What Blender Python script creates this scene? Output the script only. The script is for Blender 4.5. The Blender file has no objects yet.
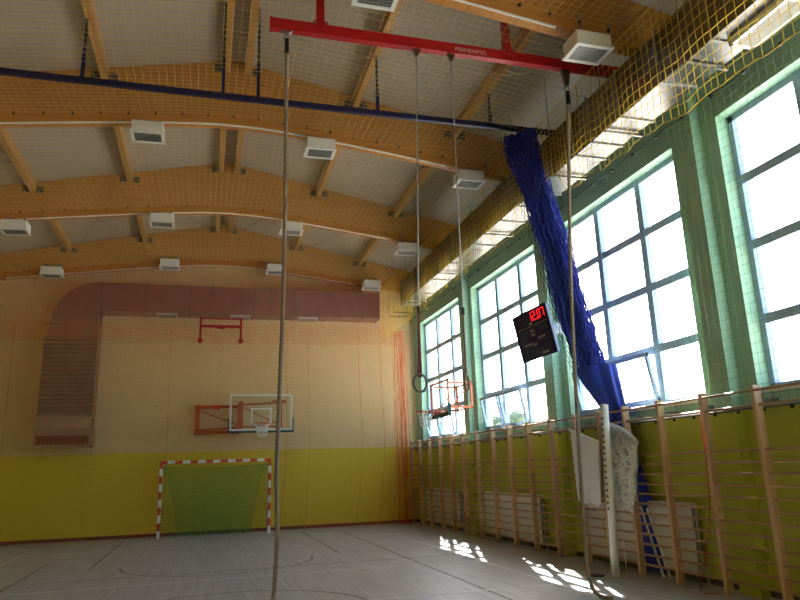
import bpy, math, random
from mathutils import Vector, Matrix
random.seed(7)
SC = bpy.context.scene
COL = SC.collection

# ------------------------------------------------------------------ camera, sky, sun, exposure
CAM_H = 1.653
F_PX, YAW, PITCH, ROLL = 680.4, math.radians(16.138), math.radians(13.937), math.radians(-1.916)
def cam_axes():
    cy, sy, cp, sp = math.cos(YAW), math.sin(YAW), math.cos(PITCH), math.sin(PITCH)
    f = Vector((sy*cp, cy*cp, sp)); r = Vector((cy, -sy, 0)); u = r.cross(f)
    c, s = math.cos(ROLL), math.sin(ROLL)
    return c*r + s*u, -s*r + c*u, f
cam_d = bpy.data.cameras.new('camera')
cam = bpy.data.objects.new('camera', cam_d); COL.objects.link(cam)
_r, _u, _f = cam_axes()
cam.matrix_world = Matrix(((_r.x, _u.x, -_f.x, 0), (_r.y, _u.y, -_f.y, 0), (_r.z, _u.z, -_f.z, CAM_H), (0, 0, 0, 1)))
cam_d.sensor_fit = 'HORIZONTAL'; cam_d.sensor_width = 36.0; cam_d.lens = 36.0*F_PX/800.0
cam_d.clip_start = 0.05; cam_d.clip_end = 500
SC.camera = cam

SUN_DIR = Vector((0.35, 1.05, 1.0)).normalized()          # towards the sun
w = bpy.data.worlds.new('sky'); SC.world = w; w.use_nodes = True
nt = w.node_tree; nt.nodes.clear()
out = nt.nodes.new('ShaderNodeOutputWorld'); bg = nt.nodes.new('ShaderNodeBackground')
sky = nt.nodes.new('ShaderNodeTexSky'); sky.sky_type = 'NISHITA'; sky.sun_disc = False
sky.sun_elevation = math.asin(SUN_DIR.z); sky.sun_rotation = math.atan2(SUN_DIR.x, SUN_DIR.y)
sky.dust_density = 2.5; sky.air_density = 1.0; sky.ozone_density = 1.0
bg.inputs['Strength'].default_value = 0.50
nt.links.new(sky.outputs['Color'], bg.inputs['Color']); nt.links.new(bg.outputs[0], out.inputs['Surface'])

sun_d = bpy.data.lights.new('sun', 'SUN'); sun_d.energy = 26.0; sun_d.angle = 0.009; sun_d.color = (1.0, 0.95, 0.86)
sun = bpy.data.objects.new('sun', sun_d); COL.objects.link(sun)
sun.rotation_euler = SUN_DIR.to_track_quat('Z', 'Y').to_euler(); sun.location = SUN_DIR*60

vs = SC.view_settings
vs.view_transform = 'Standard'; vs.look = 'None'; vs.gamma = 1.0; vs.use_curve_mapping = False
vs.exposure = 1.0

# ------------------------------------------------------------------ helpers
ORG = {}
class MB:
    """collects shapes given in world coordinates, builds them as one mesh object"""
    def __init__(s): s.v = []; s.f = []
    def add(s, vs_, fs):
        b = len(s.v); s.v += [tuple(x) for x in vs_]; s.f += [tuple(i+b for i in f) for f in fs]; return s
    def box(s, x0, x1, y0, y1, z0, z1):
        return s.add([(x0,y0,z0),(x1,y0,z0),(x1,y1,z0),(x0,y1,z0),(x0,y0,z1),(x1,y0,z1),(x1,y1,z1),(x0,y1,z1)],
                     [(0,3,2,1),(4,5,6,7),(0,1,5,4),(1,2,6,5),(2,3,7,6),(3,0,4,7)])
    def bevbox(s, x0, x1, y0, y1, z0, z1, b):
        # box with chamfered edges: 24 verts
        V = []; idx = {}
        for xi, X in ((0, x0), (1, x1)):
            for yi, Y in ((0, y0), (1, y1)):
                for zi, Z in ((0, z0), (1, z1)):
                    sx, sy, sz = (1 if xi == 0 else -1), (1 if yi == 0 else -1), (1 if zi == 0 else -1)
                    for a in range(3):
                        p = [X, Y, Z]
                        for k, sg in enumerate((sx, sy, sz)):
                            if k != a: p[k] += sg*b
                        idx[(xi, yi, zi, a)] = len(V); V.append(p)
        F = []
        for a in range(3):
            o1, o2 = [k for k in range(3) if k != a]
            for e in (0, 1):
                q = []
                for u_, v_ in ((0,0),(1,0),(1,1),(0,1)):
                    c = [0,0,0]; c[a] = e; c[o1] = u_; c[o2] = v_
                    q.append(idx[(c[0], c[1], c[2], a)])
                F.append(q)
        for a in range(3):
            o1, o2 = [k for k in range(3) if k != a]
            for u_ in (0, 1):
                for v_ in (0, 1):
                    q = []
                    for e, oo in ((0, o1), (0, o2), (1, o2), (1, o1)):
                        c = [0,0,0]; c[a] = e; c[o1] = u_; c[o2] = v_
                        q.append(idx[(c[0], c[1], c[2], oo)])
                    F.append(q)
        for xi in (0,1):
            for yi in (0,1):
                for zi in (0,1): F.append([idx[(xi,yi,zi,a)] for a in range(3)])
        return s.add(V, F)
    def bar(s, p, q, wd, ht, up=(0,0,1)):
        p, q = Vector(p), Vector(q); d = (q-p).normalized(); up = Vector(up)
        if abs(d.dot(up)) > .98: up = Vector((0,1,0)) if abs(d.y) < .9 else Vector((1,0,0))
        sd = d.cross(up).normalized()*wd/2; u2 = sd.cross(d).normalized()*ht/2
        V = []
        for c in (p, q):
            V += [c-sd-u2, c+sd-u2, c+sd+u2, c-sd+u2]
        return s.add(V, [(0,1,2,3),(7,6,5,4),(0,4,5,1),(1,5,6,2),(2,6,7,3),(3,7,4,0)])
    def tube(s, pts, r, n=6, cap=True, closed=False):
        pts = [Vector(p) for p in pts]; m = len(pts)
        ref = Vector((0.31, 0.52, 0.79)); V = []; F = []
        d0 = (pts[1]-pts[0]).normalized()
        a = d0.cross(ref)
        if a.length < .1: a = d0.cross(Vector((1,0,0)))
        a.normalize()
        for i, p in enumerate(pts):
            if closed: d = pts[(i+1) % m]-pts[i-1]
            else: d = pts[min(i+1, m-1)]-pts[max(i-1, 0)]
            d = d.normalized() if d.length > 1e-9 else d0
            a = (a-d*a.dot(d))
            a = a.normalized() if a.length > 1e-6 else d.orthogonal().normalized()
            b = d.cross(a); rr = r[i] if isinstance(r, (list, tuple)) else r
            for k in range(n):
                t = 2*math.pi*k/n; V.append(p+a*(rr*math.cos(t))+b*(rr*math.sin(t)))
        for i in range(m if closed else m-1):
            j = (i+1) % m
            for k in range(n):
                F.append((i*n+k, i*n+(k+1) % n, j*n+(k+1) % n, j*n+k))
        if cap and not closed:
            F.append(tuple(range(n))[::-1]); F.append(tuple((m-1)*n+k for k in range(n)))
        return s.add(V, F)
    def grid(s, fn, nu, nv, closed_u=False):
        V = []; F = []
        for i in range(nu+1):
            for j in range(nv+1): V.append(fn(i/nu, j/nv))
        for i in range(nu):
            for j in range(nv):
                a = i*(nv+1)+j; F.append((a, a+nv+1, a+nv+2, a+1))
        return s.add(V, F)
    def prism(s, prof, axis, a0, a1):
        """closed 2D profile extruded along an axis; prof in the two other coordinates, in xyz order"""
        n = len(prof); V = []
        for a in (a0, a1):
            for (u_, v_) in prof:
                c = [u_, v_]; c.insert(axis, a); V.append(c)
        F = [tuple(range(n)), tuple(range(2*n-1, n-1, -1))]
        for i in range(n): j = (i+1) % n; F.append((i, i+n, j+n, j))
        return s.add(V, F)
    def build(s, name, mat, parent=None, origin=None, smooth=False, bevel=None):
        if origin is None: origin = ORG[parent.name] if parent is not None else Vector((0,0,0))
        origin = Vector(origin)
        me = bpy.data.meshes.new(name)
        me.from_pydata([(x-origin.x, y-origin.y, z-origin.z) for x, y, z in s.v], [], s.f); me.update()
        import bmesh
        bm = bmesh.new(); bm.from_mesh(me); bmesh.ops.recalc_face_normals(bm, faces=bm.faces); bm.to_mesh(me); bm.free()
        if smooth:
            for p in me.polygons: p.use_smooth = True
        o = bpy.data.objects.new(name, me); COL.objects.link(o)
        if mat: me.materials.append(mat)
        if parent is not None:
            o.parent = parent; ORG[o.name] = ORG[parent.name]
            if (origin-ORG[parent.name]).length > 1e-9: o.location = origin-ORG[parent.name]
        else:
            o.location = origin; ORG[o.name] = origin
        return o

def tag(o, label=None, cat=None, group=None, kind=None):
    if label: o['label'] = label
    if cat: o['category'] = cat
    if group: o['group'] = group
    if kind: o['kind'] = kind
    return o
def thing(name, loc, label, cat, group=None, kind=None):
    o = bpy.data.objects.new(name, None); COL.objects.link(o); o.location = loc
    o.empty_display_size = .2
    ORG[o.name] = Vector(loc)
    return tag(o, label, cat, group, kind)
def dup(root, loc, label=None):
    r = root.copy(); COL.objects.link(r); r.location = loc; ORG[r.name] = Vector(loc)
    if label: r['label'] = label
    for ch in list(root.children):
        c = ch.copy(); COL.objects.link(c); c.parent = r
        for g in list(ch.children):
            d = g.copy(); COL.objects.link(d); d.parent = c
    return r
def same(o, loc, parent):
    c = o.copy(); COL.objects.link(c); c.parent = parent; c.location = loc; return c

# ------------------------------------------------------------------ materials
def mat(name, col, rough=.6, metal=0.0, var=.08, scale=6.0, bump=0.0, bscale=40.0, stretch=(1,1,1), emit=None, spec=None):
    m = bpy.data.materials.new(name); m.use_nodes = True
    t = m.node_tree; b = t.nodes['Principled BSDF']
    b.inputs['Roughness'].default_value = rough; b.inputs['Metallic'].default_value = metal
    if spec is not None: b.inputs['Specular IOR Level'].default_value = spec
    tc = t.nodes.new('ShaderNodeTexCoord'); mp = t.nodes.new('ShaderNodeMapping'); mp.inputs['Scale'].default_value = stretch
    t.links.new(tc.outputs['Object'], mp.inputs['Vector'])
    n = t.nodes.new('ShaderNodeTexNoise'); n.inputs['Scale'].default_value = scale; n.inputs['Detail'].default_value = 4
    t.links.new(mp.outputs[0], n.inputs['Vector'])
    cr = t.nodes.new('ShaderNodeValToRGB')
    cr.color_ramp.elements[0].position = .3; cr.color_ramp.elements[1].position = .7
    cr.color_ramp.elements[0].color = tuple(max(0, c*(1-var)) for c in col)+(1,)
    cr.color_ramp.elements[1].color = tuple(min(1, c*(1+var)) for c in col)+(1,)
    t.links.new(n.outputs['Fac'], cr.inputs['Fac']); t.links.new(cr.outputs['Color'], b.inputs['Base Color'])
    if bump:
        n2 = t.nodes.new('ShaderNodeTexNoise'); n2.inputs['Scale'].default_value = bscale; n2.inputs['Detail'].default_value = 3
        t.links.new(mp.outputs[0], n2.inputs['Vector'])
        bp = t.nodes.new('ShaderNodeBump'); bp.inputs['Strength'].default_value = bump; bp.inputs['Distance'].default_value = .02
        t.links.new(n2.outputs['Fac'], bp.inputs['Height']); t.links.new(bp.outputs[0], b.inputs['Normal'])
    if emit:
        b.inputs['Emission Color'].default_value = emit[0]+(1,); b.inputs['Emission Strength'].default_value = emit[1]
    return m

def two_tone(name, lo, hi, zc, rough=.55):
    m = mat(name, hi, rough, var=.03, scale=3.0, bump=.06, bscale=90)
    t = m.node_tree; b = t.nodes['Principled BSDF']
    geo = t.nodes.new('ShaderNodeNewGeometry'); sp = t.nodes.new('ShaderNodeSeparateXYZ'); t.links.new(geo.outputs['Position'], sp.inputs[0])
    gt = t.nodes.new('ShaderNodeMath'); gt.operation = 'GREATER_THAN'; gt.inputs[1].default_value = zc; t.links.new(sp.outputs['Z'], gt.inputs[0])
    mx = t.nodes.new('ShaderNodeMixRGB'); mx.inputs[1].default_value = lo+(1,)
    t.links.new(gt.outputs[0], mx.inputs[0])
    src = [l for l in t.links if l.to_socket == b.inputs['Base Color']][0].from_socket
    t.links.new(src, mx.inputs[2]); t.links.new(mx.outputs[0], b.inputs['Base Color'])
    return m

def wood(name, col, dark, axis=0, rough=.45, lam=0.0, spots=True, ringscale=22.0):
    """long grain along an axis, with glue lines between lamellae when lam > 0"""
    m = bpy.data.materials.new(name); m.use_nodes = True
    t = m.node_tree; b = t.nodes['Principled BSDF']; b.inputs['Roughness'].default_value = rough
    tc = t.nodes.new('ShaderNodeTexCoord'); mp = t.nodes.new('ShaderNodeMapping')
    sc = [ringscale]*3; sc[axis] = .8; mp.inputs['Scale'].default_value = sc
    t.links.new(tc.outputs['Object'], mp.inputs['Vector'])
    n = t.nodes.new('ShaderNodeTexNoise'); n.inputs['Scale'].default_value = 1.0; n.inputs['Detail'].default_value = 5; n.inputs['Roughness'].default_value = .6
    t.links.new(mp.outputs[0], n.inputs['Vector'])
    cr = t.nodes.new('ShaderNodeValToRGB'); cr.color_ramp.elements[0].position = .32; cr.color_ramp.elements[1].position = .68
    cr.color_ramp.elements[0].color = dark+(1,); cr.color_ramp.elements[1].color = col+(1,)
    t.links.new(n.outputs['Fac'], cr.inputs['Fac']); cur = cr.outputs['Color']
    if spots:
        mp2 = t.nodes.new('ShaderNodeMapping'); s2 = [3.2]*3; s2[axis] = 1.7; mp2.inputs['Scale'].default_value = s2
        t.links.new(tc.outputs['Object'], mp2.inputs['Vector'])
        vo = t.nodes.new('ShaderNodeTexVoronoi'); vo.inputs['Scale'].default_value = 1.0; t.links.new(mp2.outputs[0], vo.inputs['Vector'])
        lt = t.nodes.new('ShaderNodeValToRGB'); lt.color_ramp.elements[0].position = .045; lt.color_ramp.elements[1].position = .075
        lt.color_ramp.elements[0].color = (.32,.24,.16,1); lt.color_ramp.elements[1].color = (1,1,1,1)
        t.links.new(vo.outputs['Distance'], lt.inputs['Fac'])
        mx = t.nodes.new('ShaderNodeMixRGB'); mx.blend_type = 'MULTIPLY'; mx.inputs[0].default_value = .8
        t.links.new(cur, mx.inputs[1]); t.links.new(lt.outputs['Color'], mx.inputs[2]); cur = mx.outputs[0]
    if lam:
        sp = t.nodes.new('ShaderNodeSeparateXYZ'); t.links.new(tc.outputs['Object'], sp.inputs[0])
        md = t.nodes.new('ShaderNodeMath'); md.operation = 'FRACT'
        dv = t.nodes.new('ShaderNodeMath'); dv.operation = 'DIVIDE'; dv.inputs[1].default_value = lam
        t.links.new(sp.outputs['Z'], dv.inputs[0]); t.links.new(dv.outputs[0], md.inputs[0])
        lt2 = t.nodes.new('ShaderNodeMath'); lt2.operation = 'LESS_THAN'; lt2.inputs[1].default_value = .12; t.links.new(md.outputs[0], lt2.inputs[0])
        mx2 = t.nodes.new('ShaderNodeMixRGB'); mx2.blend_type = 'MULTIPLY'; t.links.new(lt2.outputs[0], mx2.inputs[0])
        mx2.inputs[2].default_value = (.86,.82,.78,1); t.links.new(cur, mx2.inputs[1]); cur = mx2.outputs[0]
    t.links.new(cur, b.inputs['Base Color'])
    return m

def floor_mat():
    m = bpy.data.materials.new('sports_floor'); m.use_nodes = True
    t = m.node_tree; b = t.nodes['Principled BSDF']
    tc = t.nodes.new('ShaderNodeTexCoord')
    mp = t.nodes.new('ShaderNodeMapping'); mp.inputs['Scale'].default_value = (14, .7, 1); t.links.new(tc.outputs['Object'], mp.inputs['Vector'])
    n = t.nodes.new('ShaderNodeTexNoise'); n.inputs['Scale'].default_value = 1; n.inputs['Detail'].default_value = 5; t.links.new(mp.outputs[0], n.inputs['Vector'])
    cr = t.nodes.new('ShaderNodeValToRGB'); cr.color_ramp.elements[0].position = .3; cr.color_ramp.elements[1].position = .72
    cr.color_ramp.elements[0].color = (.37,.37,.385,1); cr.color_ramp.elements[1].color = (.54,.54,.56,1)
    t.links.new(n.outputs['Fac'], cr.inputs['Fac'])
    br = t.nodes.new('ShaderNodeTexBrick'); mb_ = t.nodes.new('ShaderNodeMapping'); mb_.inputs['Rotation'].default_value = (0,0,math.pi/2)
    t.links.new(tc.outputs['Object'], mb_.inputs['Vector']); t.links.new(mb_.outputs[0], br.inputs['Vector'])
    br.inputs['Scale'].default_value = 1; br.inputs['Brick Width'].default_value = 1.9; br.inputs['Row Height'].default_value = .2
    br.inputs['Mortar Size'].default_value = .002; br.inputs['Color1'].default_value = (.93,.93,.93,1); br.inputs['Color2'].default_value = (1,1,1,1)
    br.inputs['Mortar'].default_value = (.7,.7,.7,1)
    mx = t.nodes.new('ShaderNodeMixRGB'); mx.blend_type = 'MULTIPLY'; mx.inputs[0].default_value = 1
    t.links.new(cr.outputs[0], mx.inputs[1]); t.links.new(br.outputs['Color'], mx.inputs[2]); t.links.new(mx.outputs[0], b.inputs['Base Color'])
    n2 = t.nodes.new('ShaderNodeTexNoise'); n2.inputs['Scale'].default_value = 1.2; n2.inputs['Detail'].default_value = 6; t.links.new(tc.outputs['Object'], n2.inputs['Vector'])
    mr = t.nodes.new('ShaderNodeMapRange'); mr.inputs['To Min'].default_value = .28; mr.inputs['To Max'].default_value = .46
    t.links.new(n2.outputs['Fac'], mr.inputs['Value']); t.links.new(mr.outputs[0], b.inputs['Roughness'])
    return m

def glass_mat(name, tint=(.96,.99,1.0), gloss=.06):
    m = bpy.data.materials.new(name); m.use_nodes = True; t = m.node_tree; t.nodes.clear()
    o = t.nodes.new('ShaderNodeOutputMaterial'); a = t.nodes.new('ShaderNodeBsdfTransparent'); g = t.nodes.new('ShaderNodeBsdfGlossy')
    a.inputs['Color'].default_value = tint+(1,); g.inputs['Roughness'].default_value = .02
    mx = t.nodes.new('ShaderNodeMixShader'); mx.inputs[0].default_value = gloss
    t.links.new(a.outputs[0], mx.inputs[1]); t.links.new(g.outputs[0], mx.inputs[2]); t.links.new(mx.outputs[0], o.inputs['Surface'])
    return m

M = {}
M['floor'] = floor_mat()
M['wall_back'] = two_tone('back_wall_paint', (.72,.58,.035), (.78,.61,.32), 2.35)
M['wall_side'] = two_tone('side_wall_paint', (.49,.52,.055), (.36,.61,.43), 2.24)
M['wall_left'] = two_tone('left_wall_paint', (.80,.64,.03), (.76,.58,.32), 2.35)
M['facade'] = mat('cream_facade', (.72,.60,.52), .8, var=.04)
M['ceiling'] = mat('ceiling_sheet', (.47,.41,.33), .7, var=.04, scale=1.2)
M['beam'] = wood('glulam_spruce', (.60,.275,.062), (.48,.205,.042), 0, .42, lam=.045)
M['purlin'] = wood('spruce_purlin', (.60,.33,.11), (.49,.25,.075), 1, .5)
M['steel'] = mat('galvanised_steel', (.235,.23,.225), .30, 1.0, var=.12, scale=5.0, bump=.02, bscale=8)
M['steel_dark'] = mat('dull_zinc', (.30,.31,.31), .45, .8, var=.1)
M['plate'] = mat('nail_plate', (.12,.115,.10), .5, .6, var=.3, scale=60)
M['white'] = mat('white_enamel', (.78,.78,.74), .4, var=.02)
M['white_plastic'] = mat('white_plastic_strip', (.82,.80,.72), .5, var=.03)
M['louvre'] = mat('louvre_metal', (.42,.43,.43), .35, .6, var=.05)
M['lamp_dark'] = mat('lamp_interior', (.12,.13,.13), .5, var=.05)
M['red'] = mat('red_paint', (.42,.008,.012), .35, var=.06)
M['orange_red'] = mat('orange_red_paint', (.62,.075,.02), .4, var=.06)
M['orange_frame'] = mat('orange_paint', (.80,.22,.09), .4, var=.05)
M['blue'] = mat('navy_paint', (.008,.011,.06), .4, var=.1)
M['black'] = mat('black_rubber', (.012,.012,.014), .5, var=.1)
M['rope'] = mat('hemp_rope', (.30,.245,.17), .85, var=.25, scale=50)
M['wire'] = mat('steel_wire', (.45,.45,.43), .4, .7, var=.1)
M['strap'] = mat('dark_red_strap', (.20,.025,.03), .7, var=.1)
M['ring'] = mat('ring_wood', (.20,.175,.14), .45, var=.1)
M['net_yellow'] = mat('yellow_twine', (.85,.60,.05), .8, var=.05)
M['net_pale'] = mat('pale_yellow_twine', (.72,.55,.20), .8, var=.05)
M['net_orange'] = mat('orange_twine', (.72,.30,.06), .8, var=.08)
M['net_red'] = mat('red_orange_twine', (.64,.10,.03), .8, var=.1)
M['net_grey'] = mat('grey_green_twine', (.15,.17,.13), .8, var=.05)
M['net_blue'] = mat('blue_twine', (.012,.03,.36), .7, var=.25, scale=9)
M['blue_cloth'] = mat('blue_tarpaulin', (.015,.045,.42), .5, var=.12, scale=4, bump=.1, bscale=12)
M['net_green'] = mat('green_twine', (.10,.36,.085), .8, var=.1)
M['net_white'] = mat('white_twine', (.80,.82,.80), .85, var=.08, scale=20)
M['white_cloth'] = mat('white_net_cloth', (.74,.77,.80), .85, var=.08, scale=30, bump=.4, bscale=70)
M['bars'] = wood('beech_bars', (.68,.46,.29), (.54,.34,.19), 2, .4, spots=False, ringscale=30)
M['rung'] = wood('beech_rung', (.50,.30,.155), (.38,.21,.10), 1, .35, spots=False, ringscale=30)
M['frame'] = mat('window_frame_plastic', (.32,.46,.62), .4, var=.03)
M['glass'] = glass_mat('window_glass')
M['board_glass'] = glass_mat('backboard_glass', (.90,.95,.95), .05)
M['green_pad'] = mat('dark_green_pad', (.008,.085,.065), .6, var=.1)
M['screen'] = mat('scoreboard_face', (.014,.018,.062), .5, var=.2, spec=.12)
M['panel_grey'] = mat('scoreboard_panel', (.040,.045,.10), .5, var=.1, spec=.12)
M['case'] = mat('scoreboard_case', (.22,.28,.40), .4, var=.05)
M['digit'] = mat('red_led', (.3,.0,.0), .5, emit=((1.0,.01,.02), 0.75))
M['print'] = mat('pale_print', (.42,.38,.24), .6, var=.05)
M['line_white'] = mat('white_court_line', (.72,.71,.70), .4, var=.06, scale=30)
M['line_dark'] = mat('dark_court_line', (.10,.115,.11), .4, var=.1, scale=30)
M['radiator'] = mat('radiator_enamel', (.72,.71,.66), .45, var=.02)
M['yard_bounce'] = mat('bounce_paving', (.50,.46,.40), .9, var=.08, scale=3)
M['leaf'] = mat('tree_foliage', (.15,.21,.13), .9, var=.4, scale=4, bump=.8, bscale=6)
M['bark'] = mat('bark', (.12,.09,.06), .9, var=.2)
M['house'] = mat('house_render', (.62,.58,.55), .8, var=.03)
M['tile'] = mat('house_roof', (.28,.13,.10), .7, var=.15)
M['yellow_cord'] = mat('yellow_cord', (.55,.50,.10), .8, var=.05)
M['red_cord'] = mat('red_cord', (.42,.03,.02), .8, var=.05)

# ------------------------------------------------------------------ the hall
XL, XR, YB, YF = -5.96, 6.70, 21.65, -3.0           # left wall, right wall, end wall, wall behind the camera
XC = 0.37                                           # middle of the hall
zb = lambda x: 8.21-.135*math.sqrt((x-XC-.03)**2+1.44)   # beam soffit
zt = lambda x: 9.42-.21*abs(x-XC)                        # roof slope
BEAMS = [2.9, 7.5, 12.1, 16.7, 21.3]
ORD = ['first', 'second', 'third', 'fourth', 'fifth', 'sixth', 'seventh', 'eighth', 'ninth', 'tenth']

fl = MB().box(XL-.3, XR+.1, YF-.3, YB+.3, -.2, 0).build('floor', M['floor'], origin=(0,0,0))
tag(fl, 'pale grey-brown sports hall floor with white and dark court lines', 'floor', kind='structure')
def line(p, q, wd, m):
    (x0, y0), (x1, y1) = p, q
    h = wd/2; b = MB()
    if abs(x1-x0) < abs(y1-y0): b.box(x0-h, x0+h, y0, y1, 0, .0025 if m == 'line_white' else .002)
    else: b.box(x0, x1, y0-h, y0+h, 0, .003 if m == 'line_white' else .0015)
    b.build('court_line', M[m], fl)
def arc(cx, cy, r, a0, a1, wd, m, n=40):
    b = MB(); V = []; F = []
    for i in range(n+1):
        a = math.radians(a0+(a1-a0)*i/n)
        V += [(cx+(r-wd/2)*math.cos(a), cy+(r-wd/2)*math.sin(a), .0018), (cx+(r+wd/2)*math.cos(a), cy+(r+wd/2)*math.sin(a), .0018)]
    for i in range(n): F.append((2*i, 2*i+1, 2*i+3, 2*i+2))
    b.add(V, F).build('court_line', M[m], fl)
line((4.88, .6), (4.88, 18.1), .05, 'line_white'); line((-3.95, .6), (-3.95, 18.1), .05, 'line_white')
line((-3.95, 9.35), (4.88, 9.35), .05, 'line_white'); line((-3.95, 12.25), (4.88, 12.25), .05, 'line_white')
line((-3.95, 6.3), (4.88, 6.3), .05, 'line_white'); line((-3.95, 18.1), (5.3, 18.1), .05, 'line_white')
line((3.81, .2), (3.81, 19.5), .04, 'line_dark'); line((-2.97, .2), (-2.97, 16.2), .04, 'line_dark')
line((-2.0, 14.8), (-2.0, 20.6), .045, 'line_dark'); line((2.79, 14.8), (2.79, 20.6), .045, 'line_dark')
line((-3.1, 13.25), (4.8, 13.25), .035, 'line_dark')
arc(.37, 14.6, 1.8, 180, 360, .05, 'line_dark'); arc(.40, 9.1, 1.75, 0, 360, .05, 'line_dark', 64)

wb = MB().box(XL-.3, XR+.3, YB, YB+.3, -.1, 9.6).build('wall_back', M['wall_back'], origin=(XC, YB, 0))
tag(wb, 'end wall painted yellow below and cream beige above', 'wall', kind='structure')
wf = MB().box(XL-.3, XR+.3, YF-.3, YF, -.1, 9.6).build('wall_front', M['wall_left'], origin=(XC, YF, 0))
tag(wf, 'plain cream wall opposite the goal end', 'wall', kind='structure')
wl = MB().box(XL-.3, XL, YF, YB, -.1, 8.2).build('wall_left', M['wall_left'], origin=(XL, 9, 0))
tag(wl, 'plain cream and yellow side wall without windows', 'wall', kind='structure')

WIN_C = [-4.1+4.65*k for k in range(1, 6)]           # 0.55, 5.2, 9.85, 14.5, 19.15
WH, WZ0, WZ1 = 1.85, 2.46, 6.27
def wall_boxes(x0, x1):
    b = MB(); b.box(x0, x1, YF, YB, -.1, WZ0); b.box(x0, x1, YF, YB, WZ1, 8.15)
    ys = [YF]
    for c in WIN_C: ys += [c-WH, c+WH]
    ys.append(YB)
    for i in range(0, len(ys), 2): b.box(x0, x1, ys[i], ys[i+1], WZ0, WZ1)
    return b
wr = wall_boxes(XR, 6.98).build('wall_right', M['wall_side'], origin=(XR, 9, 0))
tag(wr, 'window wall painted mint green above and lime below', 'wall', kind='structure')
wall_boxes(6.98, 7.10).build('facade', M['facade'], wr)
for k, yb_ in enumerate(BEAMS[:4]):
    c = MB().box(6.53, XR, yb_-.16, yb_+.18, 0, 8.0).build('column', M['wall_side'], origin=(6.6, yb_, 0))
    tag(c, f'mint and lime painted pilaster carrying the {ORD[4-k]} roof beam from the yellow end wall', 'column', 'wall pilasters', 'structure')
MB().box(XR-.015, XR, YF, YB, 0, .09).build('baseboard_right', mat('skirting', (.10,.085,.06), .6), origin=(XR, 9, 0))
tag(bpy.data.objects['baseboard_right'], 'dark skirting along the foot of the window wall', 'skirting', kind='structure')
MB().box(XL, XR, YB-.02, YB, 0, .09).build('baseboard_back', M['strap'], origin=(XC, YB, 0))
tag(bpy.data.objects['baseboard_back'], 'brownish red skirting along the foot of the yellow end wall', 'skirting', kind='structure')

# windows: three columns, four rows of panes, the lower middle sash tilted inwards
ROWS = [WZ0, 3.38, 4.38, 5.31, WZ1]
def window(n, yc, tilt):
    t = thing(f'window_{n}', (6.93, yc, WZ0), f'tall three-column window of twelve panes in the {ORD[4-(n-1)] if n < 6 else ""} bay from the yellow end wall', 'window', 'hall windows', 'structure')
    x0, x1 = 6.89, 6.98
    y0, y1 = yc-WH, yc+WH
    f = MB()
    f.box(x0, x1, y0, y0+.09, WZ0, WZ1).box(x0, x1, y1-.09, y1, WZ0, WZ1).box(x0, x1, y0, y1, WZ0, WZ0+.09).box(x0, x1, y0, y1, WZ1-.09, WZ1)
    f.build('frame', M['frame'], t)
    ym = [y0+.05, yc-.65, yc+.65, y1-.05]
    for y in ym[1:3]: MB().box(x0, x1, y-.07, y+.07, WZ0+.09, WZ1-.09).build('mullion', M['frame'], t)
    for z in ROWS[1:4]: MB().box(x0+.005, x1-.005, y0+.09, y1-.09, z-.062, z+.062).build('transom', M['frame'], t)
    for i in range(3):
        ya, yb2 = ym[i]+.055, ym[i+1]-.055
        for j in range(4):
            za, zc = ROWS[j]+.05+(.04 if j == 0 else 0), ROWS[j+1]-.05-(.04 if j == 3 else 0)
            if j == 0 and i in tilt:
                # hopper sash: hinged at the bottom, leaning into the hall
                lean = .13
                def P(y, z, dx=0): return (x0-.02-dx-lean*(z-za)/(zc-za), y, z)
                sb = MB()
                for (pa, pb) in ((P(ya+.03, za), P(ya+.03, zc)), (P(yb2-.03, za), P(yb2-.03, zc)), (P(ya, za+.03), P(yb2, za+.03)), (P(ya, zc-.03), P(yb2, zc-.03))):
                    sb.bar(pa, pb, .06, .05, (1,0,0))
                so = sb.build('sash', M['frame'], t)
                g = MB()
                a_, b_, c_, d_ = P(ya+.05, za+.05), P(yb2-.05, za+.05), P(yb2-.05, zc-.05), P(ya+.05, zc-.05)
                g.add([a_, b_, c_, d_], [(0,1,2,3)]).build('pane', M['glass'], so)
                st = MB(); st.tube([(x0+.01, ya+.03, zc-.02), P(ya+.03, zc-.06)], .008, 4).build('stay', M['steel_dark'], so)
            else:
                xm = x0+.04
                MB().add([(xm, ya, za), (xm, yb2, za), (xm, yb2, zc), (xm, ya, zc)], [(0,1,2,3)]).build('pane', M['glass'], t)
    MB().box(6.62, 6.89, y0-.03, y1+.03, WZ0-.035, WZ0+.005).build('sill', M['white_plastic'], t)
window(1, WIN_C[0], ()); window(2, WIN_C[1], ()); window(3, WIN_C[2], (1, 2)); window(4, WIN_C[3], (1, 2)); window(5, WIN_C[4], (1, 2))

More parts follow.
